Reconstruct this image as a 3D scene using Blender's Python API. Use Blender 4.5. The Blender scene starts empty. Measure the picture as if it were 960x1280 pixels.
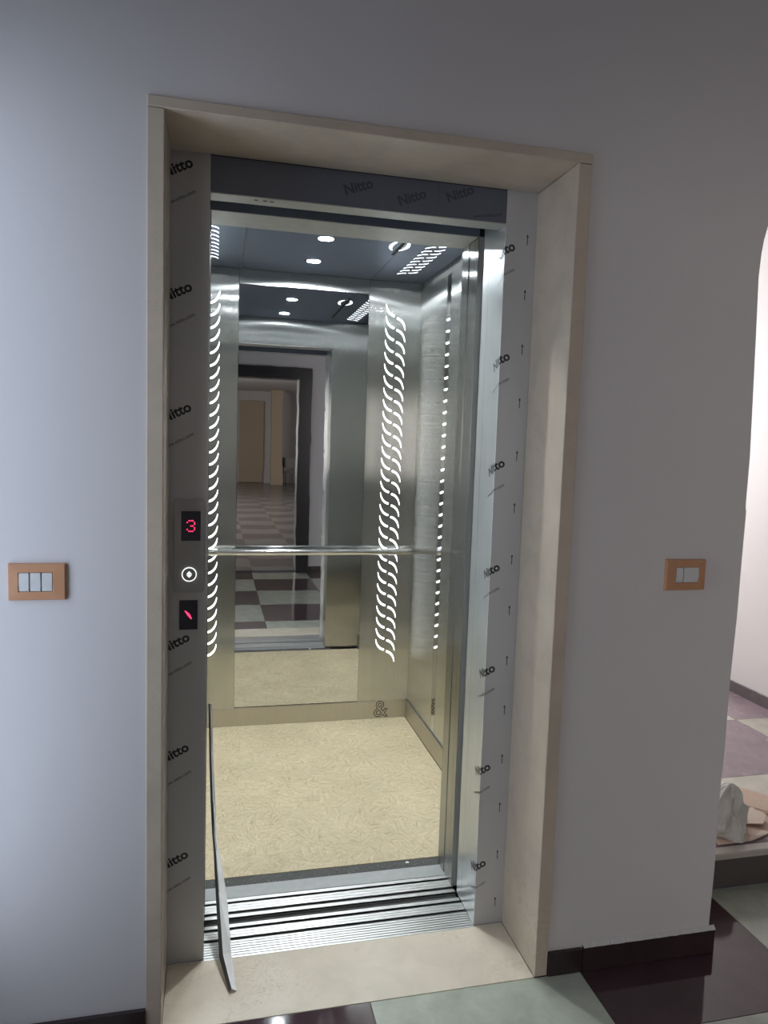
import bpy, bmesh, math, random
from mathutils import Vector, Matrix
random.seed(7)
scene = bpy.context.scene
COL = scene.collection

# ------------------------------------------------------------------ camera
CAM = (-0.3838, -1.7151, 1.4508)
YAW, PITCH, ROLL, FPX = 0.231912, 0.093391, 0.032222, 905.14
cd = bpy.data.cameras.new('camera'); cam = bpy.data.objects.new('camera', cd); COL.objects.link(cam)
fw = Vector((math.sin(YAW)*math.cos(PITCH), math.cos(YAW)*math.cos(PITCH), -math.sin(PITCH)))
rt = Vector((math.cos(YAW), -math.sin(YAW), 0)); up = rt.cross(fw)
r2_ = math.cos(ROLL)*rt + math.sin(ROLL)*up; u2_ = -math.sin(ROLL)*rt + math.cos(ROLL)*up
mw = Matrix((r2_, u2_, -fw)).transposed().to_4x4(); mw.translation = Vector(CAM); cam.matrix_world = mw
cd.sensor_fit = 'VERTICAL'; cd.sensor_height = 24.0; cd.lens = FPX/1280*24.0; cd.clip_start = 0.02
scene.camera = cam

# ------------------------------------------------------------------ world, lights, exposure
w = bpy.data.worlds.new('world'); scene.world = w; w.use_nodes = True
w.node_tree.nodes['Background'].inputs[0].default_value = (0.62, 0.72, 0.9, 1)
w.node_tree.nodes['Background'].inputs[1].default_value = 0.05
vs = scene.view_settings
vs.view_transform = 'Standard'; vs.look = 'None'; vs.gamma = 1.0; vs.exposure = 0.0; vs.use_curve_mapping = False

def area(name, loc, rot, sx, sy, watts, col, spread=math.pi):
    l = bpy.data.lights.new(name, 'AREA'); l.shape = 'RECTANGLE'; l.size = sx; l.size_y = sy
    l.energy = watts; l.color = col; l.spread = spread
    o = bpy.data.objects.new(name, l); COL.objects.link(o); o.location = loc; o.rotation_euler = rot
    return o
HP = math.pi/2
# daylight in the stair window; the left and far-room lights are added fill
area('corner_fill_light', (-1.045, -.29, 1.24), (0, -HP, 0), 1.90, .34, 7.8, (0.70, 0.82, 1.0))  # added to imitate the glare at the left edge of the lift wall
area('hall_fill_light', (-1.045, -1.72, 1.55), (0, -HP, 0), 1.0, .9, 1.2, (1.0, 0.93, 0.92))  # added, unseen: fills the hall from the left behind the camera
area('daylight_stair_window', (1.80, 2.86, 1.75), (-HP, 0, 0), 1.1, 1.3, 36.0, (1.0, 0.96, 0.96))
area('far_room_fill_light', (-2.95, -9.0, 1.6), (0, -HP, 0), 1.6, 8.0, 330.0, (1.0, 0.95, 0.9))  # added to brighten the far room; no source in view

# ------------------------------------------------------------------ materials
def new_mat(name):
    m = bpy.data.materials.new(name); m.use_nodes = True
    nt = m.node_tree; b = nt.nodes['Principled BSDF']; return m, nt, b
def N(nt, t, **kw):
    n = nt.nodes.new(t)
    for k, v in kw.items(): setattr(n, k, v)
    return n
def objco(nt, scale=(1,1,1), rot=(0,0,0), world=True):
    if world: src = N(nt, 'ShaderNodeNewGeometry').outputs['Position']
    else: src = N(nt, 'ShaderNodeTexCoord').outputs['Object']
    mp = N(nt, 'ShaderNodeMapping'); mp.inputs['Scale'].default_value = scale; mp.inputs['Rotation'].default_value = rot
    nt.links.new(src, mp.inputs[0]); return mp.outputs[0]
def noise(nt, co, scale, detail=4, rough=.55, dist=0.0):
    n = N(nt, 'ShaderNodeTexNoise'); n.inputs['Scale'].default_value = scale; n.inputs['Detail'].default_value = detail
    n.inputs['Roughness'].default_value = rough; n.inputs['Distortion'].default_value = dist
    nt.links.new(co, n.inputs['Vector']); return n
def ramp(nt, fac, stops):
    r = N(nt, 'ShaderNodeValToRGB'); e = r.color_ramp.elements
    while len(e) < len(stops): e.new(0.5)
    for i, (p, c) in enumerate(stops): e[i].position = p; e[i].color = (*c, 1)
    nt.links.new(fac, r.inputs[0]); return r.outputs[0]
def mixc(nt, fac, a, b, mode='MIX'):
    m = N(nt, 'ShaderNodeMix', data_type='RGBA', blend_type=mode)
    for sock, v in ((m.inputs[0], fac), (m.inputs[6], a), (m.inputs[7], b)):
        if hasattr(v, 'default_value') or hasattr(v, 'links'): nt.links.new(v, sock)
        else: sock.default_value = v if isinstance(v, (int, float)) else (*v, 1)
    return m.outputs[2]
def bump(nt, b, h, strength, dist):
    bp = N(nt, 'ShaderNodeBump'); bp.inputs['Strength'].default_value = strength; bp.inputs['Distance'].default_value = dist
    nt.links.new(h, bp.inputs['Height']); nt.links.new(bp.outputs[0], b.inputs['Normal']); return bp
def plain(name, col, rough=.5, metal=0.0, spec=.5):
    m, nt, b = new_mat(name)
    b.inputs['Base Color'].default_value = (*col, 1); b.inputs['Roughness'].default_value = rough
    b.inputs['Metallic'].default_value = metal; b.inputs['Specular IOR Level'].default_value = spec
    n = noise(nt, objco(nt), 35, 3); c = ramp(nt, n.outputs[0], [(.3, tuple(x*.94 for x in col)), (.7, tuple(min(1, x*1.05) for x in col))])
    nt.links.new(c, b.inputs['Base Color'])
    return m
def emis(name, col, s):
    m, nt, b = new_mat(name)
    b.inputs['Base Color'].default_value = (*col, 1); b.inputs['Emission Color'].default_value = (*col, 1)
    b.inputs['Emission Strength'].default_value = s; return m

def paint(name, col):
    m, nt, b = new_mat(name)
    n1 = noise(nt, objco(nt), 1.6, 5); c = ramp(nt, n1.outputs[0], [(.25, tuple(x*.96 for x in col)), (.75, col)])
    nt.links.new(c, b.inputs['Base Color']); b.inputs['Roughness'].default_value = .62
    n2 = noise(nt, objco(nt), 60, 4); n3 = noise(nt, objco(nt), 4, 3)
    ad = N(nt, 'ShaderNodeMath', operation='MULTIPLY_ADD'); ad.inputs[1].default_value = .12
    nt.links.new(n2.outputs[0], ad.inputs[0]); nt.links.new(n3.outputs[0], ad.inputs[2])
    bump(nt, b, ad.outputs[0], .25, .01); return m

def marble(name, base, vein, rough=.22, vscale=5.0):
    m, nt, b = new_mat(name)
    co = objco(nt)
    n1 = noise(nt, co, 7, 8, .6, .6)
    c1 = ramp(nt, n1.outputs[0], [(.3, tuple(x*.88 for x in base)), (.55, base), (.8, tuple(min(1, x*1.07) for x in base))])
    n2 = noise(nt, co, vscale*4, 6, .6, 1.8)
    sb = N(nt, 'ShaderNodeMath', operation='SUBTRACT'); sb.inputs[1].default_value = .5; nt.links.new(n2.outputs[0], sb.inputs[0])
    ab = N(nt, 'ShaderNodeMath', operation='ABSOLUTE'); nt.links.new(sb.outputs[0], ab.inputs[0])
    v = ramp(nt, ab.outputs[0], [(.0, (1,1,1)), (.022, (0,0,0))])
    n3 = noise(nt, co, 3.5, 3); msk = ramp(nt, n3.outputs[0], [(.5, (0,0,0)), (.68, (.55,.55,.55))])
    fac = N(nt, 'ShaderNodeMath', operation='MULTIPLY'); nt.links.new(v, fac.inputs[0]); nt.links.new(msk, fac.inputs[1])
    c = mixc(nt, fac.outputs[0], c1, vein)
    nt.links.new(c, b.inputs['Base Color']); b.inputs['Roughness'].default_value = rough
    return m

def brushed(name, col, rough=.25, aniso=.85, wav=.02, tang=None, grain=.04):
    """brushed steel with vertical grain: highlights stretch sideways into thin streaks"""
    m, nt, b = new_mat(name); nt.nodes.remove(b)
    b = N(nt, 'ShaderNodeBsdfAnisotropic'); nt.links.new(b.outputs[0], nt.nodes['Material Output'].inputs[0])
    n1 = noise(nt, objco(nt, (150, 150, 1.5)), 1.0, 4, .6)
    c = ramp(nt, n1.outputs[0], [(.3, tuple(x*(1-grain) for x in col)), (.7, tuple(min(1, x*(1+grain)) for x in col))])
    nt.links.new(c, b.inputs['Color']); b.inputs['Roughness'].default_value = rough; b.inputs['Anisotropy'].default_value = -aniso
    g = N(nt, 'ShaderNodeNewGeometry')
    if tang is None:
        cr = N(nt, 'ShaderNodeVectorMath', operation='CROSS_PRODUCT')
        nt.links.new(g.outputs['True Normal'], cr.inputs[0]); cr.inputs[1].default_value = (.003, .002, 1); tv = cr.outputs[0]
    else:
        cx = N(nt, 'ShaderNodeCombineXYZ')
        for i in range(3): cx.inputs[i].default_value = tang[i]
        tv = cx.outputs[0]
    nt.links.new(tv, b.inputs['Tangent'])
    if wav:                                              # gentle sheet buckling
        n2 = noise(nt, objco(nt, (1, 1, .5)), 1.7, 1, .4)
        sb = N(nt, 'ShaderNodeVectorMath', operation='SUBTRACT'); sb.inputs[1].default_value = (.5, .5, .5); nt.links.new(n2.outputs['Color'], sb.inputs[0])
        s2 = N(nt, 'ShaderNodeVectorMath', operation='SCALE'); s2.inputs['Scale'].default_value = wav*2; nt.links.new(sb.outputs[0], s2.inputs[0])
        ad2 = N(nt, 'ShaderNodeVectorMath', operation='ADD'); nt.links.new(g.outputs['Normal'], ad2.inputs[0]); nt.links.new(s2.outputs[0], ad2.inputs[1])
        nz = N(nt, 'ShaderNodeVectorMath', operation='NORMALIZE'); nt.links.new(ad2.outputs[0], nz.inputs[0]); nt.links.new(nz.outputs[0], b.inputs['Normal'])
    return m

def film(name, col, rough=.38, metal=.35):
    """steel under a dull protective film"""
    m, nt, b = new_mat(name)
    n1 = noise(nt, objco(nt, (1, 1, .3)), 9, 3); c = ramp(nt, n1.outputs[0], [(.3, tuple(x*.95 for x in col)), (.7, tuple(x*1.04 for x in col))])
    nt.links.new(c, b.inputs['Base Color']); b.inputs['Metallic'].default_value = metal; b.inputs['Roughness'].default_value = rough
    n2 = noise(nt, objco(nt), 7, 2); bump(nt, b, n2.outputs[0], .05, .01); return m

def mirror_mat(name, col, rough=.02, wav=.06):
    m, nt, b = new_mat(name)
    b.inputs['Base Color'].default_value = (*col, 1); b.inputs['Metallic'].default_value = 1; b.inputs['Roughness'].default_value = rough
    n2 = noise(nt, objco(nt, (1.5, 1.5, 1)), 5.0, 2, .5)
    bump(nt, b, n2.outputs[0], wav, .01); return m

def tile_mat(name, col, rough=.09):
    m, nt, b = new_mat(name)
    oi = N(nt, 'ShaderNodeObjectInfo')
    n1 = noise(nt, objco(nt), 9, 6, .65, .4)
    c = ramp(nt, n1.outputs[0], [(.25, tuple(x*.75 for x in col)), (.6, col), (.85, tuple(min(1, x*1.25) for x in col))])
    hv = N(nt, 'ShaderNodeHueSaturation'); mr = N(nt, 'ShaderNodeMapRange'); mr.inputs['To Min'].default_value = .88; mr.inputs['To Max'].default_value = 1.1
    nt.links.new(oi.outputs['Random'], mr.inputs[0]); nt.links.new(mr.outputs[0], hv.inputs['Value']); nt.links.new(c, hv.inputs['Color'])
    nt.links.new(hv.outputs[0], b.inputs['Base Color'])
    n2 = noise(nt, objco(nt), 5, 4); rr = ramp(nt, n2.outputs[0], [(.3, (rough,)*3), (.75, (rough*2.2,)*3)])
    nt.links.new(rr, b.inputs['Roughness']); return m

def osb_mat(name):
    m, nt, b = new_mat(name)
    geo = N(nt, 'ShaderNodeNewGeometry').outputs['Position']
    layers = []
    for k, (cell, ls) in enumerate(((14, .75), (22, 1.1))):
        off = N(nt, 'ShaderNodeVectorMath', operation='ADD'); off.inputs[1].default_value = (k*3.17, k*1.3, 0); nt.links.new(geo, off.inputs[0])
        wn = noise(nt, off.outputs[0], 9, 2); wsc = N(nt, 'ShaderNodeVectorMath', operation='SCALE'); wsc.inputs['Scale'].default_value = .09
        nt.links.new(wn.outputs['Color'], wsc.inputs[0])
        ad = N(nt, 'ShaderNodeVectorMath', operation='ADD'); nt.links.new(off.outputs[0], ad.inputs[0]); nt.links.new(wsc.outputs[0], ad.inputs[1])
        v = N(nt, 'ShaderNodeTexVoronoi'); v.inputs['Scale'].default_value = cell; nt.links.new(ad.outputs[0], v.inputs['Vector'])
        sp = N(nt, 'ShaderNodeSeparateColor'); nt.links.new(v.outputs['Color'], sp.inputs[0])
        an = N(nt, 'ShaderNodeMath', operation='MULTIPLY'); an.inputs[1].default_value = 6.28; nt.links.new(sp.outputs[0], an.inputs[0])
        ro = N(nt, 'ShaderNodeVectorRotate', rotation_type='Z_AXIS'); nt.links.new(off.outputs[0], ro.inputs['Vector']); nt.links.new(an.outputs[0], ro.inputs['Angle'])
        mp = N(nt, 'ShaderNodeMapping'); mp.inputs['Scale'].default_value = (14*ls, 110*ls, 1); nt.links.new(ro.outputs[0], mp.inputs[0])
        n = noise(nt, mp.outputs[0], 1.0, 4, .6)
        layers.append((n, sp))
    c1 = ramp(nt, layers[0][0].outputs[0], [(.26, (.22,.15,.075)), (.38, (.52,.44,.295)), (.55, (.62,.54,.385)), (.75, (.78,.71,.55))])
    c2 = ramp(nt, layers[1][0].outputs[0], [(.30, (.30,.22,.12)), (.45, (.57,.49,.34)), (.68, (.75,.67,.51))])
    c = mixc(nt, .5, c1, c2)
    big = noise(nt, geo, 3.2, 4); cb = ramp(nt, big.outputs[0], [(.3, (.80,.77,.70)), (.7, (.98,.955,.90))])
    c = mixc(nt, 1.0, c, cb, 'MULTIPLY')
    fl = noise(nt, geo, 55, 2); fm = ramp(nt, fl.outputs[0], [(.72, (0,0,0)), (.78, (.8,.8,.8))])
    c = mixc(nt, fm, c, (.11,.07,.035))
    nt.links.new(c, b.inputs['Base Color']); b.inputs['Roughness'].default_value = .55
    bump(nt, b, layers[0][0].outputs[0], .35, .003); return m

M = {}
M['wall'] = paint('wall_paint', (.625, .60, .605))
M['wall_in'] = paint('stair_paint', (.80, .78, .78))
M['ceil'] = paint('ceiling_paint', (.72, .71, .71))
M['marble'] = marble('cream_marble', (.53, .45, .365), (.33, .25, .17))
M['threshold'] = marble('lit_threshold_marble', (.71, .63, .51), (.30, .20, .12), .18, 6.0)  # base colour raised above the jamb marble to stand in for car light
M['steel_film'] = film('film_covered_steel', (.52, .525, .535), .36, .2)
M['steel_return'] = film('steel_frame_return', (.56, .585, .585), .26, .55)
M['brushed'] = brushed('brushed_steel', (.67, .675, .645), .25, .82, .006)
M['brushed_front'] = brushed('brushed_steel_front', (.58, .58, .555), .25, .79, .005)
M['kick'] = brushed('kick_plate_steel', (.57, .55, .50), .36, .5, .004)
M['ceil_steel'] = brushed('ceiling_steel', (.36, .41, .50), .42, .2, .004, tang=(1, 0, 0))
M['mirror'] = mirror_mat('mirror_steel', (.72, .73, .73), .015, .012)
M['strip_mirror'] = mirror_mat('mirror_strip_steel', (.66, .67, .67), .03, .006)
M['chrome'] = plain('polished_chrome', (.72, .72, .71), .12, 1.0)
M['alu'] = brushed('sill_aluminium', (.80, .80, .79), .42, .3, 0, tang=(0, 1, 0))
M['alu_plate'] = plain('grey_sill_plate', (.42, .43, .43), .45, .6)
M['gap_steel'] = film('gap_steel', (.42, .43, .42), .4, .3)
M['dark'] = plain('dark_gap', (.018, .018, .02), .7)
M['sill_gap'] = plain('sill_groove', (.17, .17, .165), .6)
M['rubber'] = plain('dusty_black_rubber', (.075, .077, .072), .8)
M['header'] = film('blue_film_header', (.135, .15, .19), .34, .4)
M['header_face'] = film('blue_film_car_header', (.24, .27, .34), .36, .3)
M['header_under'] = plain('header_underside', (.52, .52, .50), .4, .5)
M['maroon'] = tile_mat('maroon_tile', (.062, .036, .041), .05)
M['green'] = tile_mat('pale_green_tile', (.40, .425, .355), .10)
M['purple'] = tile_mat('purple_tile', (.29, .225, .25), .16)
M['cream'] = tile_mat('cream_tile', (.55, .53, .45), .14)
M['grout'] = plain('grout', (.22, .20, .18), .8)
M['skirt'] = tile_mat('dark_skirting_tile', (.040, .026, .027), .14)
M['skirt_grey'] = tile_mat('grey_skirting_tile', (.17, .145, .155), .2)
M['mortar'] = plain('white_mortar', (.52, .50, .49), .85)
M['riser'] = plain('dark_step_riser', (.085, .072, .070), .35)
M['nosing'] = marble('step_nosing_marble', (.42, .39, .35), (.3, .26, .2))
M['osb'] = osb_mat('osb_board')
M['tan'] = plain('tan_plastic', (.50, .255, .14), .4)
M['rocker'] = plain('pale_grey_plastic', (.60, .60, .60), .35)
M['lop'] = film('call_plate_steel', (.38, .385, .39), .33, .5)
M['glass_black'] = plain('black_display_glass', (.022, .026, .045), .12)
M['ink'] = plain('black_print', (.02, .02, .022), .6)
M['ink_soft'] = plain('grey_print', (.11, .11, .115), .6)
M['ink_blue'] = plain('navy_print', (.055, .06, .08), .6)
M['red'] = emis('red_led', (1.0, .045, .16), 1.7)
M['white_led'] = emis('white_led', (.95, 1.0, 1.0), 1.25)
M['slot'] = emis('slot_light', (.93, .98, 1.0), 5.0)
M['spot'] = emis('downlight_lens', (.86, .94, 1.0), 320.0)
M['frame_dark'] = plain('dark_brown_door_frame', (.016, .016, .020), .35)
M['card'] = plain('cardboard', (.56, .43, .34), .8)
M['card_light'] = plain('pale_cardboard', (.60, .50, .42), .8)
M['sack'] = plain('grey_plastic_sack', (.50, .49, .46), .5)
M['trim_light'] = plain('pale_grey_trim', (.88, .88, .87), .4)
M['trim_shaded'] = plain('shaded_trim_edge', (.07, .068, .066), .5)  # shade on the strip's left side, put into its colour
M['paper'] = plain('white_paper', (.8, .8, .78), .7)
M['beige'] = paint('beige_panel', (.50, .40, .29))
M['wframe'] = plain('white_window_frame', (.75, .75, .75), .4)
M['line'] = plain('dark_seam', (.05, .05, .05), .6)
M['dust'] = plain('dust', (.30, .29, .26), .9)
def pane_mat():
    m = bpy.data.materials.new('window_pane'); m.use_nodes = True; nt = m.node_tree; nt.nodes.clear()
    t = N(nt, 'ShaderNodeBsdfTransparent'); g = N(nt, 'ShaderNodeBsdfGlossy'); g.inputs['Roughness'].default_value = .02
    mx = N(nt, 'ShaderNodeMixShader'); mx.inputs[0].default_value = .08; o = N(nt, 'ShaderNodeOutputMaterial')
    nt.links.new(t.outputs[0], mx.inputs[1]); nt.links.new(g.outputs[0], mx.inputs[2]); nt.links.new(mx.outputs[0], o.inputs[0]); return m
M['pane'] = pane_mat()

# ------------------------------------------------------------------ helpers
def tag(o, label=None, cat=None, group=None, kind=None):
    for k, v in (('label', label), ('category', cat), ('group', group), ('kind', kind)):
        if v: o[k] = v
    return o
def link(name, me, mat, parent=None, loc=None):
    o = bpy.data.objects.new(name, me); COL.objects.link(o)
    if mat and len(me.materials) == 0: me.materials.append(M[mat])
    if parent is not None: o.parent = parent
    if loc is not None: o.location = loc
    return o
def empty(name, loc=(0, 0, 0)):
    o = bpy.data.objects.new(name, None); COL.objects.link(o); o.location = loc; o.empty_display_size = .05; return o
class MB:
    def __init__(s): s.bm = bmesh.new()
    def box(s, x0, x1, y0, y1, z0, z1):
        v = [s.bm.verts.new(p) for p in ((x0,y0,z0),(x1,y0,z0),(x1,y1,z0),(x0,y1,z0),(x0,y0,z1),(x1,y0,z1),(x1,y1,z1),(x0,y1,z1))]
        for f in ((0,3,2,1),(4,5,6,7),(0,1,5,4),(1,2,6,5),(2,3,7,6),(3,0,4,7)): s.bm.faces.new([v[i] for i in f])
        return s
    def prism(s, pts, axis, a, b):
        """closed 2D outline extruded along axis (0,1,2) from a to b"""
        def P(p, t):
            return (t, p[0], p[1]) if axis == 0 else (p[0], t, p[1]) if axis == 1 else (p[0], p[1], t)
        A = [s.bm.verts.new(P(p, a)) for p in pts]; B = [s.bm.verts.new(P(p, b)) for p in pts]; n = len(pts)
        s.bm.faces.new(A); s.bm.faces.new(B[::-1])
        for i in range(n): s.bm.faces.new((A[i], B[i], B[(i+1) % n], A[(i+1) % n]))
        return s
    def tube(s, path, r, seg=12, cap=True):
        rings = []
        for i, p in enumerate(path):
            p = Vector(p); t = (Vector(path[min(i+1, len(path)-1)]) - Vector(path[max(i-1, 0)])).normalized()
            a = t.orthogonal().normalized() if abs(t.z) > .9 else t.cross(Vector((0, 0, 1))).normalized(); b2 = t.cross(a)
            rr = r[i] if isinstance(r, (list, tuple)) else r
            rings.append([s.bm.verts.new(p + rr*(math.cos(k*2*math.pi/seg)*a + math.sin(k*2*math.pi/seg)*b2)) for k in range(seg)])
        for i in range(len(rings)-1):
            for k in range(seg): s.bm.faces.new((rings[i][k], rings[i][(k+1) % seg], rings[i+1][(k+1) % seg], rings[i+1][k]))
        if cap: s.bm.faces.new(rings[0][::-1]); s.bm.faces.new(rings[-1])
        return s
    def grid(s, rows):
        V = [[s.bm.verts.new(p) for p in r] for r in rows]
        for i in range(len(V)-1):
            for j in range(len(V[0])-1): s.bm.faces.new((V[i][j], V[i][j+1], V[i+1][j+1], V[i+1][j]))
        return s
    def mesh(s, name, bevel=0, smooth=False, segs=1):
        if bevel: bmesh.ops.bevel(s.bm, geom=s.bm.edges[:], offset=bevel, segments=segs, affect='EDGES', profile=.5, clamp_overlap=True)
        bmesh.ops.recalc_face_normals(s.bm, faces=s.bm.faces[:])
        me = bpy.data.meshes.new(name); s.bm.to_mesh(me); s.bm.free()
        if smooth:
            for p in me.polygons: p.use_smooth = True
        return me
    def build(s, name, mat, parent=None, loc=None, **kw): return link(name, s.mesh(name, **kw), mat, parent, loc)
def box(name, mat, parent, x0, x1, y0, y1, z0, z1, bevel=0, **kw):
    """box whose origin is its own centre"""
    c = ((x0+x1)/2, (y0+y1)/2, (z0+z1)/2)
    o = MB().box(x0-c[0], x1-c[0], y0-c[1], y1-c[1], z0-c[2], z1-c[2]).build(name, mat, None, bevel=bevel, **kw)
    if parent is not None: o.parent = parent; c = tuple(c[i]-parent.location[i] for i in range(3))
    o.location = c
    return o
def struct(o, label, cat): return tag(o, label, cat, kind='structure')

# ------------------------------------------------------------------ dimensions
D1, XL, XR, ZT, XLo, XRo, ZTo = .2376, -.4969, .4897, 2.1611, -.5327, .5267, 2.1861
OP = .40
DB, XcR, XcL, ZC = 1.9185, .635, -.548, 2.267
MX0, MX1, MZ0, MZ1 = -.275, .363, .0943, 2.1957
HALLC = 3.0; WY = .006

# ------------------------------------------------------------------ the setting: hall
edge = [(0, 1.041), (.087, 1.040), (.25, 1.044), (.44, 1.041), (.62, 1.047), (.818, 1.047), (1.0, 1.053), (1.15, 1.054), (1.296, 1.056),
        (1.31, 1.053), (1.45, 1.054), (1.603, 1.049), (1.75, 1.044), (1.932, 1.037), (1.99, 1.040), (2.03, 1.045), (2.09, 1.060), (2.18, 1.09), (2.3, 1.14), (HALLC, 1.2)]
mb = MB()
mb.box(-1.01, XLo, WY, D1, 0, HALLC)
mb.box(XLo, XRo, WY, D1, ZTo, HALLC)
mb.prism([(XRo, 0)] + [(x, z) for z, x in edge] + [(XRo, HALLC)], 1, WY, D1)
wall_front = struct(mb.build('wall_front', 'wall'), 'white plastered wall around the lift doorway with a rough free end', 'wall')
# left wall, opened for two made-up windows that carry added light
WX = -1.01
mb = MB()
mb.box(WX-.2, WX, -1.20, -.62, 0, HALLC); mb.box(WX-.2, WX, -.10, D1, 0, HALLC); mb.box(WX-.2, WX, -2.4, -2.24, 0, HALLC)
for a0_, a1_, z0_, z1_ in ((-.62, -.10, .12, 2.32), (-2.24, -1.20, 1.05, 2.05)):
    mb.box(WX-.2, WX, a0_, a1_, 0, z0_); mb.box(WX-.2, WX, a0_, a1_, z1_, HALLC)
struct(mb.build('wall_left', 'wall'), 'white side wall of the hall with two made-up window openings for added light', 'wall')
def window(name, ax, p, a0, a1, z0, z1, label):
    root = empty(name, ((p, (a0+a1)/2, z0) if ax == 0 else ((a0+a1)/2, p, z0)))
    t = .05
    def part(n, mat, u0, u1, d0, d1, v0, v1):
        if ax == 0: return box(n, mat, root, p+d0, p+d1, u0, u1, v0, v1)
        return box(n, mat, root, u0, u1, p+d0, p+d1, v0, v1)
    part('window_frame', 'wframe', a0, a0+t, -.03, .03, z0, z1); part('window_frame', 'wframe', a1-t, a1, -.03, .03, z0, z1)
    part('window_frame', 'wframe', a0+t, a1-t, -.03, .03, z0, z0+t); part('window_frame', 'wframe', a0+t, a1-t, -.03, .03, z1-t, z1)
    part('pane', 'pane', a0+t, a1-t, -.004, .004, z0+t, z1-t)
    return struct(root, label, 'window')
window('added_window_1', 0, -1.11, -.62, -.10, .12, 2.32, 'tall narrow white framed window added in the side wall to brighten the lift wall')  # unseen window, made up and sized for the corner fill light
window('added_window_3', 0, -1.11, -2.24, -1.20, 1.05, 2.05, 'wide white framed window added in the side wall to light the hall')  # unseen, made up to give the hall fill light an opening
# ceiling
struct(box('ceiling', 'ceil', None, -1.5, 4.2, -2.6, 3.1, HALLC, HALLC+.1), 'white plaster ceiling of the hall', 'ceiling')
# opposite wall with dark framed doorway (seen in the mirror)
OY = -2.40; DX0, DX1, DZ = -.85, .64, 2.24
mb = MB()
mb.box(WX-.2, DX0, OY-.15, OY, 0, HALLC); mb.box(DX1, 4.2, OY-.15, OY, 0, HALLC); mb.box(DX0, DX1, OY-.15, OY, DZ, HALLC)
struct(mb.build('wall_opposite', 'wall'), 'white wall facing the lift with a dark framed doorway', 'wall')
dr = empty('door_1', ((DX0+DX1)/2, OY, 0))
box('jamb', 'frame_dark', dr, DX1-.14, DX1, OY-.17, OY+.03, 0, DZ); box('jamb', 'frame_dark', dr, DX0, DX0+.14, OY-.17, OY+.03, 0, DZ)
box('head', 'frame_dark', dr, DX0+.14, DX1-.14, OY-.17, OY+.03, DZ-.12, DZ)
struct(dr, 'near-black wooden door frame in the wall facing the lift', 'door frame')
bb = empty('baseboard_opposite', (2.0, OY, 0))
for k in range(6): box('skirting_tile', 'skirt', bb, .645+k*.6, .645+k*.6+.596, OY+.001, OY+.012, 0, .07)
struct(bb, 'dark tile skirting along the wall facing the lift', 'skirting')
# far hall
fh = MB(); FY = -19.5
fh.box(-3.2, 5.2, FY-.15, FY, -.02, 3.3); fh.box(5.05, 5.2, FY, OY-.15, -.02, 3.3); fh.box(-3.2, -3.05, FY, OY-.15, -.02, 3.3)
struct(fh.build('wall_far', 'wall'), 'grey white walls of the long room beyond the dark door frame', 'wall')
struct(box('ceiling_far', 'ceil', None, -3.05, 5.05, FY, OY-.15, 3.1, 3.2), 'plain ceiling of the long room beyond the dark door frame', 'ceiling')
def checker_mat():
    m, nt, b = new_mat('far_checker_floor')
    c = N(nt, 'ShaderNodeTexChecker'); c.inputs['Scale'].default_value = 1/.6
    c.inputs['Color1'].default_value = (.15, .13, .135, 1); c.inputs['Color2'].default_value = (.23, .225, .215, 1)
    mp = N(nt, 'ShaderNodeMapping'); mp.inputs['Location'].default_value = (-.026/.6, .23/.6, .3)
    mp.inputs['Scale'].default_value = (1, 1, 0)
    nt.links.new(N(nt, 'ShaderNodeNewGeometry').outputs['Position'], mp.inputs[0]); nt.links.new(mp.outputs[0], c.inputs[0])
    nt.links.new(c.outputs[0], b.inputs['Base Color']); b.inputs['Roughness'].default_value = .25; return m
M['checker'] = checker_mat()
struct(box('floor_far', 'checker', None, -3.05, 5.05, FY, OY-.151, -.1, 0), 'chequered floor of the long room beyond the dark door frame', 'floor')
o = MB().box(-.42, .42, -.03, .03, 0, 2.75).build('beige_panel', 'beige', None, (.83, FY+.05, .01), bevel=.01)
tag(o, 'wide beige door panel on the far wall, seen in the lift mirror', 'panel')
o = MB().box(-.19, .19, -.15, .15, 0, 3.09).build('beige_pillar', 'beige', None, (1.58, FY+1.2, .001), bevel=.01)
tag(o, 'square beige pillar in the far room, seen in the lift mirror', 'pillar')
# far stacked chairs (dark clutter beside the pillar)
def far_chair(loc, rz, label):
    r = empty('stacked_chair', loc); r.rotation_euler.z = rz
    box('seat', 'frame_dark', None, -.2, .2, -.2, .2, .42, .46).parent = r
    box('backrest', 'frame_dark', None, -.2, .2, .17, .2, .6, .9).parent = r
    for sx in (-.18, .18):
        for sy in (-.18, .18): box('leg', 'frame_dark', None, sx-.015, sx+.015, sy-.015, sy+.015, 0, .42 if sy < 0 else .9).parent = r
    return tag(r, label, 'chair')
far_chair((2.05, FY+1.0, .002), .3, 'small dark chair standing right beside the beige pillar')
far_chair((2.62, FY+1.4, .002), -.5, 'small dark chair standing apart from the beige pillar in the far room')
window('added_window_4', 0, -3.015, -13.2, -4.8, .8, 2.4, 'long white framed window added on the far room wall to brighten that room')  # frame added on the solid wall behind the far fill light
# right hand wall of the hall
struct(box('wall_right', 'wall', None, 4.05, 4.2, -2.4, .26, 0, HALLC), 'white end wall of the hall to the right', 'wall')

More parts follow.
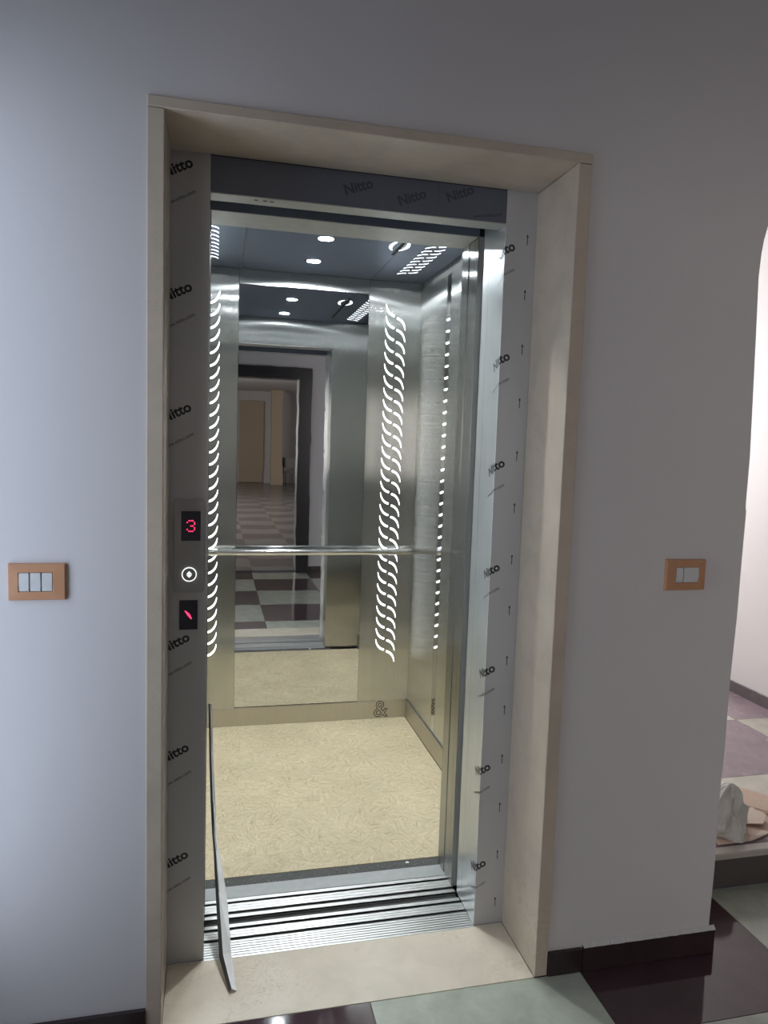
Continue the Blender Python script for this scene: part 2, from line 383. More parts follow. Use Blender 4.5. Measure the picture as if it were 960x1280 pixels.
# floor tiles, 60 cm checker
floor = MB().box(-1.01, 4.05, OY, 0, -.06, -.012).box(XRo, 4.05, 0, .262, -.06, -.012).build('floor', 'grout')
struct(floor, 'polished chequered tile floor of the hall in maroon and pale green', 'floor')
T = .6; X0, Y0 = .026, -.23; g = .0012
for i in range(-3, 7):
    for j in range(-4, 1):
        x0, x1 = max(X0+i*T, -1.01), min(X0+(i+1)*T, 4.05); y0, y1 = max(Y0+j*T, OY), min(Y0+(j+1)*T, .262)
        if x1-x0 < .02 or y1-y0 < .02: continue
        if j == 0 and i <= 0: y1 = -.0005
        box('tile', 'green' if (i+j) % 2 == 0 else 'maroon', floor, x0+g, x1-g, y0+g, y1-g, -.012, 0)
# stair landing: step, raised floor, walls
LZ = .125
lf = MB().box(1.045, 2.48, .285, 2.9, .02, LZ-.012).build('floor_landing', 'grout')
struct(lf, 'raised landing floor of purple and cream tiles behind the step', 'floor')
for i in range(-1, 2):
    for j in range(-1, 4):
        x0, x1 = max(1.59+i*.6, 1.06), min(1.59+(i+1)*.6, 2.48); y0, y1 = max(.755+j*.563, .30), min(.755+(j+1)*.563, 2.9)
        if x1-x0 < .02 or y1-y0 < .02: continue
        box('tile', 'cream' if (i+j) % 2 == 1 else 'purple', lf, x0+g, x1-g, y0+g, y1-g, LZ-.012, LZ)
st = empty('step', (1.75, .27, 0))
box('riser', 'riser', st, 1.06, 2.48, .264, .284, 0, LZ-.022); box('nosing', 'nosing', st, 1.06, 2.48, .256, .299, LZ-.022, LZ+.002, bevel=.004)
struct(st, 'dark step riser with a pale stone nosing leading to the landing', 'step')
struct(box('wall_landing', 'wall_in', None, 2.48, 2.6, .0, 2.9, 0, HALLC), 'bright white wall beside the raised landing', 'wall')
mb = MB(); mb.box(1.06, 1.25, 2.9, 3.0, 0, HALLC).box(2.35, 2.48, 2.9, 3.0, 0, HALLC).box(1.25, 2.35, 2.9, 3.0, 0, 1.1).box(1.25, 2.35, 2.9, 3.0, 2.4, HALLC)
struct(mb.build('wall_landing_end', 'wall_in'), 'white end wall of the landing with a daylit window', 'wall')
window('window_2', 1, 2.95, 1.25, 2.35, 1.1, 2.4, 'white framed daylit window at the end of the landing')
struct(box('wall_shaft', 'wall_in', None, .93, 1.04, D1+.001, 3.0, 0, HALLC), 'white wall of the lift shaft beside the landing', 'wall')
bl = empty('baseboard_landing', (2.47, 1.5, LZ))
for k in range(5): box('skirting_tile', 'skirt_grey', bl, 2.466, 2.479, .31+k*.52, .31+k*.52+.517, LZ+.0005, LZ+.06)
struct(bl, 'grey tile skirting along the bright landing wall', 'skirting')
# hall skirting
bf = empty('baseboard_front', (.8, 0, 0))
def skirt_tile(x0, x1, dz=0): return box('skirting_tile', 'skirt', bf, x0, x1, -.006, .0055, .001, .068+dz, bevel=.0008)
skirt_tile(.5285, .629); skirt_tile(.632, 1.053, .002); skirt_tile(-1.008, -.5345)
mb = MB(); rows = []
random.seed(3)
for k in range(60):
    x = .634+k*(1.056-.634)/59; h = .0712+random.uniform(0, .0025); p = -.0045-random.uniform(0, .0015)
    rows.append([(x, .0058, .0702), (x, p, .0702), (x, p+.001, h-.001), (x, .0058, h+.007)])
mb.grid(rows); me = mb.mesh('mortar')
link('mortar_bed', me, 'mortar', bf, tuple(-v for v in bf.location))
struct(bf, 'dark tile skirting with rough mortar along the lift wall', 'skirting')

# ------------------------------------------------------------------ marble surround
ms = empty('trim_1', (0, .1, 0))
box('jamb', 'marble', ms, XLo, XL, 0, D1-.0012, .001, ZT-.0006, bevel=.0015)
box('jamb', 'marble', ms, XR, XRo, 0, D1-.0012, .001, ZT-.0006, bevel=.0015)
box('lintel', 'marble', ms, XLo, XRo, 0, D1-.0012, ZT+.0006, ZTo, bevel=.002)
MB().prism([(XL+.0005, .0008), (XR-.0005, .0008), (XR-.0005, .2368), (OP+.0003, .2368), (OP+.0003, .2292), (-OP-.0003, .2292), (-OP-.0003, .2368), (XL+.0005, .2368)], 2, -.03, .0006).build('threshold', 'threshold', ms, (0, -.1, 0), bevel=.0008)
struct(ms, 'cream marble surround lining the lift doorway, with threshold slab', 'door surround')

# ------------------------------------------------------------------ text helper
def text_mesh(s, size, off=0.0, extr=.00015, outline=None):
    cu = bpy.data.curves.new('lettering', 'FONT'); cu.body = s; cu.size = size; cu.align_x = 'CENTER'; cu.align_y = 'CENTER'
    cu.resolution_u = 3
    if outline: cu.fill_mode = 'NONE'; cu.bevel_depth = outline; cu.bevel_resolution = 0
    else: cu.offset = off; cu.extrude = extr
    ob = bpy.data.objects.new('lettering_tmp', cu); COL.objects.link(ob)
    dg = bpy.context.evaluated_depsgraph_get(); me = bpy.data.meshes.new_from_object(ob.evaluated_get(dg))
    bpy.data.objects.remove(ob); bpy.data.curves.remove(cu); me.materials.clear(); return me
def face_me(me, ang, name, mat, parent, loc, shear=0):
    """text in local XY -> upright on a wall facing -Y, turned by ang"""
    me2 = me.copy(); me2.transform(Matrix.Rotation(HP, 4, 'X') @ Matrix.Rotation(ang, 4, 'Z'))
    o = link(name, me2, mat, parent); o.location = tuple(loc[i]-parent.location[i] for i in range(3)); return o

# ------------------------------------------------------------------ landing door frame (steel, film covered)
fr = empty('landing_door_frame', (0, D1, 0))
# left jamb: front face + return
box('jamb_panel', 'steel_film', fr, XL-.03, -OP, D1, D1+.004, .001, ZT+.02)
box('jamb_return', 'steel_return', fr, -OP-.004, -OP, D1+.0045, .3135, .001, ZT)
box('jamb_panel', 'steel_film', fr, OP, XR+.03, D1, D1+.004, .001, ZT+.02)
box('jamb_return', 'steel_return', fr, OP, OP+.004, D1+.0045, .3125, .001, ZT)
box('jamb_return', 'steel_return', fr, OP+.0006, OP+.0046, .3145, .402, .001, ZT)
box('jamb_return', 'steel_return', fr, -OP-.0046, -OP-.0006, .3145, .402, .001, ZT)
for sx in (-1, 1): box('gap_plate', 'gap_steel', fr, min(sx*.412, sx*.414), max(sx*.412, sx*.414), .4025, .4375, .001, ZT)
# narrow film seam on the inner return
mb = MB(); pts = []
random.seed(5)
for k in range(60):
    z = .02+k*2.0/59; y = .357+random.uniform(-.0012, .0012)+.0016*math.sin(k*.7); wd = .0006 if random.random() < .7 else .0013
    pts.append([(OP+.0004, y-wd, z), (OP+.0004, y+wd, z)])
mb.grid(pts); me = mb.mesh('film_seam'); link('film_seam', me, 'line', fr, tuple(-v for v in fr.location))
# print on the film
T1 = text_mesh('Nitto', .0365, .0011); T2 = text_mesh('www.nitto.com', .0135, .0002)
for k in range(7):
    z = 2.121-.3035*k
    if k != 3:
        face_me(T1, math.radians(27), 'film_print', 'ink', fr, (-.4815, D1-.00018, z))
        face_me(T2, math.radians(29), 'film_print', 'ink_soft', fr, (-.474, D1-.00018, z-.072))
# the right jamb's film wraps round the corner: s>0 on the front face, s<0 on the return
def wrap_text(me, ang, s0, z0, mat):
    bm = bmesh.new(); bm.from_mesh(me); bmesh.ops.transform(bm, matrix=Matrix.Translation((s0, z0, 0)) @ Matrix.Rotation(ang, 4, 'Z'), verts=bm.verts[:])
    bmesh.ops.bisect_plane(bm, geom=bm.verts[:]+bm.edges[:]+bm.faces[:], plane_co=(0, 0, 0), plane_no=(1, 0, 0), dist=1e-7)
    for v in bm.verts:
        s, z, h = v.co; t = .0002 if h > 0 else 0.0
        v.co = (OP+s, D1-.0001-t, z) if s > 1e-6 else (OP-.0001-t, D1-.0001-t, z) if s > -1e-6 else (OP-.0001-t, D1-s, z)
    m2 = bpy.data.meshes.new('film_print'); bm.to_mesh(m2); bm.free()
    link('film_print', m2, mat, fr, tuple(-v for v in fr.location))
for k in range(7):
    z = 2.003-.3022*k
    wrap_text(T1, math.radians(26), -.009, z-.006, 'ink'); wrap_text(T2, math.radians(27), -.008, z-.072, 'ink_soft')
ar = [(-.0011, -.015), (.0011, -.015), (.0011, .007), (.0036, .007), (0, .015), (-.0036, .007), (-.0011, .007)]
arrow = MB().prism(ar, 1, -.0002, 0).mesh('film_arrow'); arrow.materials.append(M['ink'])
for k in range(14):
    link('film_arrow', arrow, None, fr, (.4655, -.0001, 2.034-.1511*k))
tag(fr, 'film-covered steel jambs of the landing door with printed words and arrows', 'door frame')

# header box of the landing door
hd = empty('door_header', (0, D1, 2.07))
box('header_box', 'header', hd, -OP+.0005, OP-.0005, D1, .298, 2.0725, ZT-.0005)
box('header_underside', 'header_under', hd, -OP+.0005, OP-.0005, D1+.001, .298, 2.070, 2.0722)
for (x, z, a, s) in ((.127, 2.113, 22, T1), (.262, 2.137, 25, T1), (-.02, 2.125, 20, T1), (.345, 2.089, 10, T2)):
    face_me(s, math.radians(a), 'film_print', 'ink_blue', hd, (x, D1-.0002, z))
box('film_edge', 'line', hd, .2000, .2008, D1-.0003, D1, 2.10, 2.16); box('film_edge', 'line', hd, .3850, .3856, D1-.0003, D1, 2.085, 2.15)
for x in (-.285, -.262, -.244): box('screw_mark', 'line', hd, x-.005, x+.005, .255, .262, 2.0694, 2.0699)
tag(hd, 'blue-grey film-covered header box above the lift opening', 'door header')

# ------------------------------------------------------------------ call panel and indicator
lp = empty('call_panel', (-.4455, D1, 1.168))
def rrect(wd, ht, r, n=5):
    pts = []
    for cx, cz, a0 in ((wd/2-r, ht/2-r, 0), (-wd/2+r, ht/2-r, 90), (-wd/2+r, -ht/2+r, 180), (wd/2-r, -ht/2+r, 270)):
        for k in range(n+1): a = math.radians(a0+90*k/n); pts.append((cx+r*math.cos(a), cz+r*math.sin(a)))
    return pts
MB().prism(rrect(.076, .246, .007), 1, -.009, -.0002).build('cover_plate', 'lop', lp, bevel=.0012)
ds = MB().prism(rrect(.049, .078, .002), 1, -.0105, -.0088).build('display', 'glass_black', lp, (.004, 0, .054))
dots = MB()
rowsd = ['.###.', '#...#', '....#', '..##.', '....#', '#...#', '.###.']
for r, row in enumerate(rowsd):
    for c_, ch in enumerate(row):
        if ch == '#':
            x, z = (c_-2)*.0046, (3-r)*.0046
            dots.prism([(x+.0019*math.cos(t*math.pi/4), z+.0019*math.sin(t*math.pi/4)) for t in range(8)], 1, -.0112, -.0106)
dg_ = dots.build('digit', 'red', ds); dg_['label'] = 'glowing red number 3 made of dots'
def ring(r0, r1, y0, y1, n=40):
    mb = MB(); prof = [(r0, y0), (r1, y0), (r1, y1), (r0, y1)]
    R = [[mb.bm.verts.new((r*math.cos(2*math.pi*k/n), y, r*math.sin(2*math.pi*k/n))) for (r, y) in prof] for k in range(n)]
    for k in range(n):
        for q in range(4): mb.bm.faces.new((R[k][q], R[k][(q+1) % 4], R[(k+1) % n][(q+1) % 4], R[(k+1) % n][q]))
    return mb
bt = MB().prism([(.0168*math.cos(t*math.pi/16), .0168*math.sin(t*math.pi/16)) for t in range(32)], 1, -.0115, -.0088).build('call_button', 'lop', lp, (.0005, 0, -.074))
rg = ring(.0170, .0188, -.0125, -.0091).build('light_ring', 'white_led', bt)
MB().prism([(-.0070, .0010), (.0070, .0010), (0, .0085)], 1, -.0122, -.0116).build('arrow_symbol', 'white_led', bt)
MB().prism([(-.0070, -.0010), (.0070, -.0010), (0, -.0085)], 1, -.0122, -.0116).build('arrow_symbol', 'white_led', bt)
tag(lp, 'grey steel lift call panel with red number display and round button', 'call panel')
ip = empty('direction_indicator', (-.4465, D1, .984))
MB().prism(rrect(.047, .079, .0015), 1, -.0035, -.0002).build('display', 'glass_black', ip)
mk = MB().prism([(-.010, .011), (-.0075, .0115), (.003, .003), (.0085, -.009), (.008, -.012), (.004, -.009), (-.003, .0)], 1, -.0041, -.0036).build('red_mark', 'red', ip)
tag(ip, 'small black indicator window with a slanted red mark below the call panel', 'indicator')

# ------------------------------------------------------------------ sills
def sill(name, y0, y1, solids, ribs, label):
    r = empty(name, (0, (y0+y1)/2, 0)); a_, b_ = -OP+.0007, OP-.0007
    box('sill_base', 'sill_gap', r, a_, b_, y0, y1, -.04, -.0065)
    for (u0, u1, m, t) in solids: box('sill_rail', m, r, a_, b_, u0, u1, -.0064, t, bevel=.0006)
    mb = MB()
    for (u0, u1) in ribs: mb.box(a_, b_, u0, u1, -.00135, 0)
    box_me = mb.mesh('ribs'); link('ribs', box_me, 'alu', r, tuple(-v for v in r.location))
    return tag(r, label, 'door sill')
def ribset(u0, u1, n, gapw): p = (u1-u0+gapw)/n; return [(u0+k*p, u0+(k+1)*p-gapw) for k in range(n)]
sill('landing_sill', .2300, .3785, [(.2315, .3035, 'alu', -.0014), (.3170, .3495, 'alu', -.0014), (.3625, .3775, 'alu', 0)],
     ribset(.2317, .3033, 7, .0026)+ribset(.3172, .3493, 3, .0012), 'ribbed aluminium sill of the landing door behind the marble threshold')
gpl = box('gap_strip', 'rubber', bpy.data.objects['landing_sill'], -OP+.001, OP-.001, .3787, .4057, -.03, -.012)
sill('car_sill', .4060, .5660, [(.408, .423, 'alu', 0), (.4370, .4745, 'alu', -.0014), (.4860, .5012, 'alu', 0), (.5025, .5645, 'alu_plate', .0010)],
     ribset(.4372, .4743, 3, .0012), 'ribbed aluminium sill of the lift car with a flat grey plate')
# bright screw/worn specks are left to the material

# ------------------------------------------------------------------ lift car
WT = .012
def slot_mesh(flip, half):
    """one curved stroke of the S shaped light slot, flat in XZ, facing -Y"""
    s = -1 if half == 0 else 1
    P = [Vector(p) for p in ((.0068, -.0050), (.0275, -.0085), (.0475, -.027), (.051, -.062))]
    n = 12; Lf, Rt = [], []
    for k in range(n+1):
        t = k/n; p = (1-t)**3*P[0]+3*(1-t)**2*t*P[1]+3*(1-t)*t*t*P[2]+t**3*P[3]
        dv = 3*(1-t)**2*(P[1]-P[0])+6*(1-t)*t*(P[2]-P[1])+3*t*t*(P[3]-P[2]); dv.normalize(); nn = Vector((-dv.y, dv.x))
        wd = .0040*(1-t**2.4)+.0007
        Lf.append(p+nn*wd); Rt.append(p-nn*wd)
    pts = [(q.x*s*(-1 if flip else 1), q.y*s) for q in Lf+Rt[::-1]]
    me = MB().prism(pts, 1, -.0006, .0).mesh('light_slot'); me.materials.append(M['slot']); return me
SL = {(f, h): slot_mesh(f, h) for f in (False, True) for h in (0, 1)}
# back wall
wb = MB().box(XcL-.02, XcR+.02, DB+WT, DB+.04, 0, ZC+.05).build('wall_car_back', 'dark')
struct(wb, 'back wall of the lift car with mirror and curved light slots', 'wall')
gp = .0012
box('steel_panel', 'brushed', wb, XcL, MX0-gp, DB, DB+WT, 0, ZC-.001)
box('steel_panel', 'brushed', wb, MX1+gp, XcR, DB, DB+WT, 0, ZC-.001)
box('steel_panel', 'brushed', wb, MX0, MX1, DB, DB+WT, MZ1+gp, ZC-.001)
box('mirror', 'mirror', wb, MX0, MX1, DB, DB+WT, MZ0+gp+.002, MZ1)
box('kick_plate', 'kick', wb, XcL, XcR, DB-.004, DB-.0003, 0, .0945)
tm = text_mesh('&', .125, extr=0.0)                   # outline of the sign drawn with thin bars along its contour
bmo = bmesh.new(); bmo.from_mesh(tm); bmesh.ops.remove_doubles(bmo, verts=bmo.verts[:], dist=1e-6); amb = MB()
for e in bmo.edges:
    if len(e.link_faces) == 1:
        p, q = e.verts[0].co.copy(), e.verts[1].co.copy(); dv = (q-p).normalized(); nv = Vector((-dv.y, dv.x, 0))*.0019
        p -= dv*.0006; q += dv*.0006
        lo = [amb.bm.verts.new((v.x, v.y, 0)) for v in (p+nv, q+nv, q-nv, p-nv)]; hi = [amb.bm.verts.new((v.co.x, v.co.y, .0008)) for v in lo]
        amb.bm.faces.new(hi)
        for k in range(4): amb.bm.faces.new((lo[k], lo[(k+1) % 4], hi[(k+1) % 4], hi[k]))
bmo.free(); am = amb.mesh('ampersand')
o = face_me(am, 0, 'engraved_ampersand', 'ink', wb, (.489, DB-.0044, .047)); o['label'] = 'outlined ampersand sign on the kick plate'
NR, PT, ZS = 30, .0595, 2.092
for k in range(NR):
    for h in (0, 1):
        link('light_slot', SL[(False, h)], None, wb, (.503, DB, ZS-k*PT)); link('light_slot', SL[(True, h)], None, wb, (-.4165, DB, ZS-k*PT+.0))
# side walls
def side_wall(name, X, sgn, label):
    a, b_ = (X, X+WT) if sgn > 0 else (X-WT, X)
    ws = MB().box(b_ if sgn > 0 else a-.03, b_+.03 if sgn > 0 else a, .58, DB, 0, ZC+.05).build(name, 'dark')
    struct(ws, label, 'wall')
    def pn(n, mt, y0, y1, z0, z1): return box(n, mt, ws, a, b_, y0, y1, z0, z1)
    pn('steel_panel', 'brushed', 1.492, DB-.0015, 0, ZC-.001); pn('steel_panel', 'brushed', .58, 1.4335, 0, ZC-.001)
    pn('mirror_strip', 'strip_mirror', 1.436, 1.4895, .10, 2.215); pn('steel_panel', 'brushed', 1.436, 1.4895, 2.2165, ZC-.001)
    if sgn > 0: box('kick_plate', 'kick', ws, X-.010, X-.0003, .581, DB-.0045, 0, .099, bevel=.001)
    else: box('kick_plate', 'kick', ws, X+.0003, X+.010, .581, DB-.0045, 0, .099, bevel=.001)
side_wall('wall_car_right', XcR, 1, 'right side wall of the lift car with a narrow mirror strip')
side_wall('wall_car_left', XcL, -1, 'left side wall of the lift car with a narrow mirror strip')
# front wall with the car entrance
wfc = MB().box(XcL-.02, -OP, .44, .578, 0, ZC).box(OP-.004, XcR+.02, .44, .578, 0, ZC).box(-OP, OP-.004, .44, .578, 2.0895, ZC).build('wall_car_front', 'dark')
struct(wfc, 'front wall of the lift car around its entrance', 'wall')
box('steel_panel', 'brushed_front', wfc, OP-.005, XcR, .578, .580, 0, ZC-.001); box('steel_panel', 'brushed_front', wfc, XcL, -OP+.001, .578, .580, 0, ZC-.001)
box('steel_panel', 'brushed_front', wfc, -OP+.001, OP-.005, .578, .580, 2.0895, ZC-.001)
box('entrance_post', 'brushed_front', wfc, OP-.0055, OP-.0042, .4405, .4700, 0, 2.0885); box('entrance_post', 'brushed_front', wfc, OP-.0055, OP-.0042, .4710, .5180, 0, 2.0885)
box('entrance_post', 'brushed_front', wfc, OP-.0075, OP-.0042, .5195, .5795, 0, 2.0885)
box('entrance_post', 'brushed_front', wfc, -OP+.0002, -OP+.0014, .4405, .5795, 0, 2.0885)
box('header_face', 'header_face', wfc, -OP, OP-.004, .4385, .4398, 2.0895, 2.20); box('header_underside', 'header_under', wfc, -OP+.0015, OP-.0076, .4405, .5795, 2.0875, 2.0892)
box('gap_plate', 'gap_steel', wfc, OP-.004, OP+.03, .4388, .4399, 0, 2.0895)
# car ceiling
cc = MB().box(XcL-.02, XcR+.02, .44, DB+.03, ZC+.052, ZC+.07).build('ceiling_car', 'dark')
struct(cc, 'dark steel ceiling of the lift car with curved light slots', 'ceiling')
for x0, x1 in ((XcL, -.2715), (-.2685, .3685), (.3715, XcR)): box('steel_panel', 'ceil_steel', cc, x0, x1, .580, DB, ZC, ZC+.012)
for x in (-.27, .37): box('seam_light_line', 'chrome', cc, x-.001, x+.001, .582, DB-.001, ZC-.0008, ZC+.004)  # polished strips added to stand in for light leaking through the seams
box('channel', 'dark', cc, .352, .3645, .75, 1.42, ZC-.0022, ZC-.0005)
for k in range(18):
    for h in (0, 1):
        for f, x in ((False, .505), (True, -.4165)):
            o = link('light_slot', SL[(f, h)], None, cc, (x, 1.722-k*.0600, ZC)); o.rotation_euler = (-HP, 0, 0)
            o.rotation_euler = (HP, 0, 0); o.scale = (.8, 1, -.62)
def arc_mesh(a0, a1, rx, ry):
    n = 12; O, I = [], []
    for k in range(n+1):
        a = math.radians(a0+(a1-a0)*k/n); t = math.sin(math.pi*k/n); wd = .0015+.0055*t
        O.append(((rx+wd)*math.cos(a), (ry+wd)*math.sin(a))); I.append(((rx-wd)*math.cos(a), (ry-wd)*math.sin(a)))
    return O+I[::-1]
for a0, a1 in ((115, 245), (-65, 65)):
    o = MB().prism(arc_mesh(a0, a1, .034, .078), 2, -.0010, -.0004).build('light_arc', 'slot', cc, (.3525, 1.275, ZC))
# downlights
def downlight(x, y, watts, label):
    r = empty('downlight', (x, y, ZC))
    mbr = ring(.030, .040, -.004, -.0003); me = mbr.mesh('rim', smooth=False); me.transform(Matrix.Rotation(-HP, 4, 'X')); me.transform(Matrix.Scale(1, 4))
    for v in me.vertices: v.co.z = -abs(v.co.z)
    me.materials.append(M['chrome']); link('rim', me, None, r)
    MB().prism([(.0295*math.cos(t*math.pi/12), .0295*math.sin(t*math.pi/12)) for t in range(24)], 2, -.0022, -.0004).build('lens', 'spot', r)
    l = bpy.data.lights.new('downlight_beam', 'SPOT'); l.energy = watts; l.color = (.92, .97, 1.0); l.spot_size = math.radians(150); l.spot_blend = .7; l.shadow_soft_size = .028
    lo = bpy.data.objects.new('downlight_beam', l); COL.objects.link(lo); lo.parent = r; lo.location = (0, 0, -.012)
    return tag(r, label, 'downlight', 'downlights in the lift ceiling')
downlight(.044, 1.640, 24.0, 'round glowing downlight in the lift ceiling next to the mirror wall')
downlight(.044, 1.262, 26.0, 'round glowing downlight in the middle of the lift ceiling')
downlight(.044, .790, 48.0, 'round glowing downlight in the lift ceiling next to the door header')
# car floor board
fc = MB().box(XcL, XcR, .44, DB, -.06, -.0405).box(XcL, XcR, .566, DB, -.0405, -.019).build('floor_car', 'dark')
struct(fc, 'dark floor base of the lift car below the chipboard', 'floor')
ob = MB().box(-.59, .59, -.65, .65, 0, .018).build('chipboard_sheet', 'osb', None, (.0445, 1.2665, -.0186), bevel=.001)
ob.scale = ((XcR-XcL-.025)/1.18, 1.0, 1); tag(ob, 'pale strand chipboard sheet covering the lift floor', 'chipboard')
mb = MB(); random.seed(11)
for k in range(160):
    x = random.uniform(-.39, .385); y = random.uniform(.572, .608); s = random.uniform(.001, .004)
    if y > .6: continue
    a = random.uniform(0, 3.14); h = random.uniform(.0008, .002)
    mb.prism([(x+s*math.cos(a+t*1.57)*(1 if t % 2 else .5), y+s*math.sin(a+t*1.57)*(1 if t % 2 else .5)) for t in range(4)], 2, -.0022, -.0022+h)
rb = box('rubber_strip', 'rubber', None, -.43, .43, .5675, .6150, -.0188, -.0025); tag(rb, 'dusty black strip between the chipboard and the car sill', 'rubber strip')
dbm = mb.build('sawdust', 'dust'); tag(dbm, 'sawdust crumbs on the dusty black strip', 'sawdust', kind='stuff')
ps = MB().prism([(-.006, -.004), (.005, -.006), (.008, .002), (.001, .007), (-.005, .004)], 2, 0, .006).build('paper_scrap', 'paper', None, (.284, .592, -.0020), bevel=.001)
tag(ps, 'tiny white paper scrap on the dusty black strip', 'paper scrap')

# ------------------------------------------------------------------ handrail
hr = empty('handrail', (.04, 1.86, .902))
path = [(-.55, .052, .002), (-.548, .030, .001), (-.535, .008, 0), (-.51, 0, 0)] + [(-.4+.1*k, 0, 0) for k in range(10)] + [(.535, 0, 0), (.558, .006, 0), (.572, .022, .001), (.575, .038, .002)]
MB().tube(path, .0165, 16).build('rail', 'chrome', hr, smooth=True)
for x in (-.43, .46):
    MB().tube([(x, .004, -.010), (x, .020, -.016), (x, .045, -.016), (x, .0575, -.016)], .007, 10).build('bracket', 'chrome', hr, smooth=True)
    rgm = ring(.001, .018, .0525, .0578, 20).build('bracket_plate', 'chrome', hr, (x, 0, -.016))
tag(hr, 'polished steel handrail along the back wall of the lift', 'handrail')

# ------------------------------------------------------------------ loose bent trim strip standing in the doorway
S = [((-.312,.10,.004),(-.326,.10,.012),(-.333,.10,.006)), ((-.325,.20,.041),(-.347,.20,.036),(-.357,.205,.024)), ((-.334,.35,.103),(-.358,.35,.124),(-.367,.355,.112)),
     ((-.350,.45,.157),(-.366,.45,.198),(-.374,.455,.190)), ((-.364,.50,.206),(-.371,.50,.226),(-.379,.505,.220)), ((-.370,.55,.306),(-.378,.55,.309),(-.385,.555,.306)),
     ((-.378,.60,.444),(-.3845,.60,.445),(-.3905,.605,.444)), ((-.383,.62,.596),(-.3885,.62,.597),(-.3945,.625,.596))]
tr = empty('trim_strip', (-.312, .10, .001))
def band(i, j, name, mat):
    mb = MB(); rows = []
    for st_ in S:
        a, b_ = Vector(st_[i]), Vector(st_[j]); rows.append([a, b_])
    V = []
    for r in rows:
        a, b_ = r; e = (b_-a).normalized(); nn = Vector((0, .0, 0))
        k = len(V); nxt = rows[min(k+1, len(rows)-1)][0]-rows[max(k-1, 0)][0]; nn = e.cross(nxt).normalized()*.0016
        V.append([mb.bm.verts.new(p) for p in (a, b_, b_+nn, a+nn)])
    for k in range(len(V)-1):
        for q in range(4): mb.bm.faces.new((V[k][q], V[k][(q+1) % 4], V[k+1][(q+1) % 4], V[k+1][q]))
    mb.bm.faces.new(V[0]); mb.bm.faces.new(V[-1][::-1])
    return mb.build(name, mat, tr, tuple(-v for v in tr.location))
band(0, 1, 'pale_face', 'trim_light'); band(1, 2, 'shaded_flange', 'trim_shaded')
tag(tr, 'long thin bent trim strip leaning out over the door sill', 'trim strip')

# ------------------------------------------------------------------ light switches
def switch(x0, x1, z0, z1, mods, label):
    cx, cz = (x0+x1)/2, (z0+z1)/2; r = empty('light_switch', (cx, WY, cz)); W2, H2 = (x1-x0)/2, (z1-z0)/2
    iw, ih = (mods[-1][1]-mods[0][0])/2, .0215; ix = (mods[-1][1]+mods[0][0])/2-cx
    mb = MB()
    out = [(-W2, -H2), (W2, -H2), (W2, H2), (-W2, H2)]; inn = [(ix-iw, -ih), (ix+iw, -ih), (ix+iw, ih), (ix-iw, ih)]
    A = [mb.bm.verts.new((p[0], -.0002, p[1])) for p in out]; B = [mb.bm.verts.new((p[0]*.96, -.009, p[1]*.95)) for p in out]
    C = [mb.bm.verts.new((p[0], -.010, p[1])) for p in inn]; Dv = [mb.bm.verts.new((p[0], -.0002, p[1])) for p in inn]
    for k in range(4):
        n = (k+1) % 4
        mb.bm.faces.new((A[k], A[n], B[n], B[k])); mb.bm.faces.new((B[k], B[n], C[n], C[k])); mb.bm.faces.new((C[k], C[n], Dv[n], Dv[k])); mb.bm.faces.new((Dv[k], Dv[n], A[n], A[k]))
    mb.build('cover_frame', 'tan', r, bevel=.0012)
    for a, b_ in mods:
        mid = (a+b_)/2-cx; hw = (b_-a)/2-.0009
        MB().prism([(-.0005, -ih+.0008), (-.0085, -ih+.0008), (-.0105, 0), (-.0095, ih-.0008), (-.0005, ih-.0008)], 0, -hw, hw).build('rocker', 'rocker', r, (mid, 0, 0), bevel=.0007)
    return tag(r, label, 'light switch')
switch(-.824, -.703, 1.080, 1.164, [(-.801, -.779), (-.778, -.755), (-.754, -.731)], 'tan framed wall switch with three pale rockers')
switch(.811, .936, 1.078, 1.165, [(.842, .865), (.866, .913)], 'tan framed wall switch with one narrow and one wide rocker')

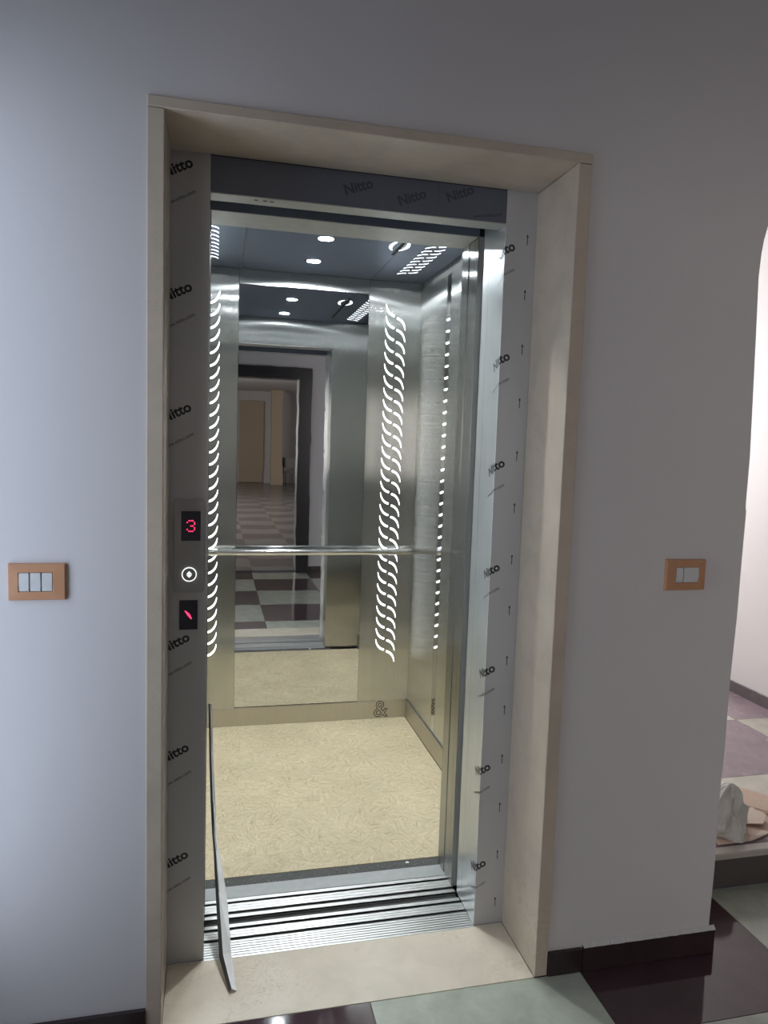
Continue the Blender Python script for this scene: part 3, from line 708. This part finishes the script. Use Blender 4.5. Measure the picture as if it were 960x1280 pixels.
# ------------------------------------------------------------------ clutter on the landing
def sheet(name, mat, pts, z, th, label, lift=()):
    mb = MB(); cx = sum(p[0] for p in pts)/len(pts); cy = sum(p[1] for p in pts)/len(pts)
    A = [mb.bm.verts.new((p[0]-cx, p[1]-cy, (lift[i] if i < len(lift) else 0))) for i, p in enumerate(pts)]
    B = [mb.bm.verts.new((v.co.x, v.co.y, v.co.z+th)) for v in A]; n = len(pts)
    mb.bm.faces.new(A[::-1]); mb.bm.faces.new(B)
    for i in range(n): mb.bm.faces.new((A[i], A[(i+1) % n], B[(i+1) % n], B[i]))
    bmesh.ops.triangulate(mb.bm, faces=mb.bm.faces[:])
    o = mb.build(name, mat, None, (cx, cy, z)); return tag(o, label, 'cardboard')
sheet('cardboard_sheet', 'card', [(1.30, .305), (1.44, .31), (1.60, .36), (1.70, .43), (1.80, .50), (1.685, .655), (1.60, .665), (1.45, .60), (1.33, .45)], LZ+.0025, .003, 'large flat sheet of pinkish cardboard on the raised landing')
sheet('cardboard_flap', 'card_light', [(1.475, .400), (1.535, .372), (1.585, .415), (1.575, .475), (1.52, .478), (1.47, .44)], LZ+.012, .003, 'pale torn cardboard flap lifted off the larger sheet', (.0, .008, .014, .012, .006, .0))
sheet('cardboard_scrap', 'card_light', [(1.42, .300), (1.52, .325), (1.51, .345), (1.43, .312)], LZ+.007, .003, 'narrow scrap of cardboard beside the step nosing', (.0, .006, .006, .004))
sheet('cardboard_strip', 'card', [(1.565, .50), (1.66, .425), (1.675, .44), (1.59, .505)], LZ+.008, .004, 'narrow cardboard strip lying on the large pinkish sheet', (.010, .004, .004, .01))
# crumpled sack
random.seed(21)
mb = MB(); n1, n2 = 40, 22; rows = []
for i in range(n2):
    t = i/(n2-1); r0 = (.092*(1-t)**.6+.006); row = []
    for k in range(n1):
        a = 2*math.pi*k/n1; jj = 1+.20*math.sin(3*a+4*t)+.13*math.sin(7*a-7*t)+.07*math.sin(13*a+11*t)*t+random.uniform(-.02, .02)
        row.append((r0*jj*math.cos(a)+.03*t*t, r0*jj*math.sin(a)*.85, .001+.160*t+.010*math.sin(5*a+9*t)*t*(1-t)*4))
    row.append(row[0]); rows.append(row)
mb.grid(rows); bmesh.ops.remove_doubles(mb.bm, verts=mb.bm.verts[:], dist=1e-5); bmesh.ops.holes_fill(mb.bm, edges=[e for e in mb.bm.edges if e.is_boundary], sides=0)
o = mb.build('crumpled_sack', 'sack', None, (1.385, .405, LZ+.006)); tag(o, 'crumpled grey plastic sack at the edge of the raised landing', 'sack')
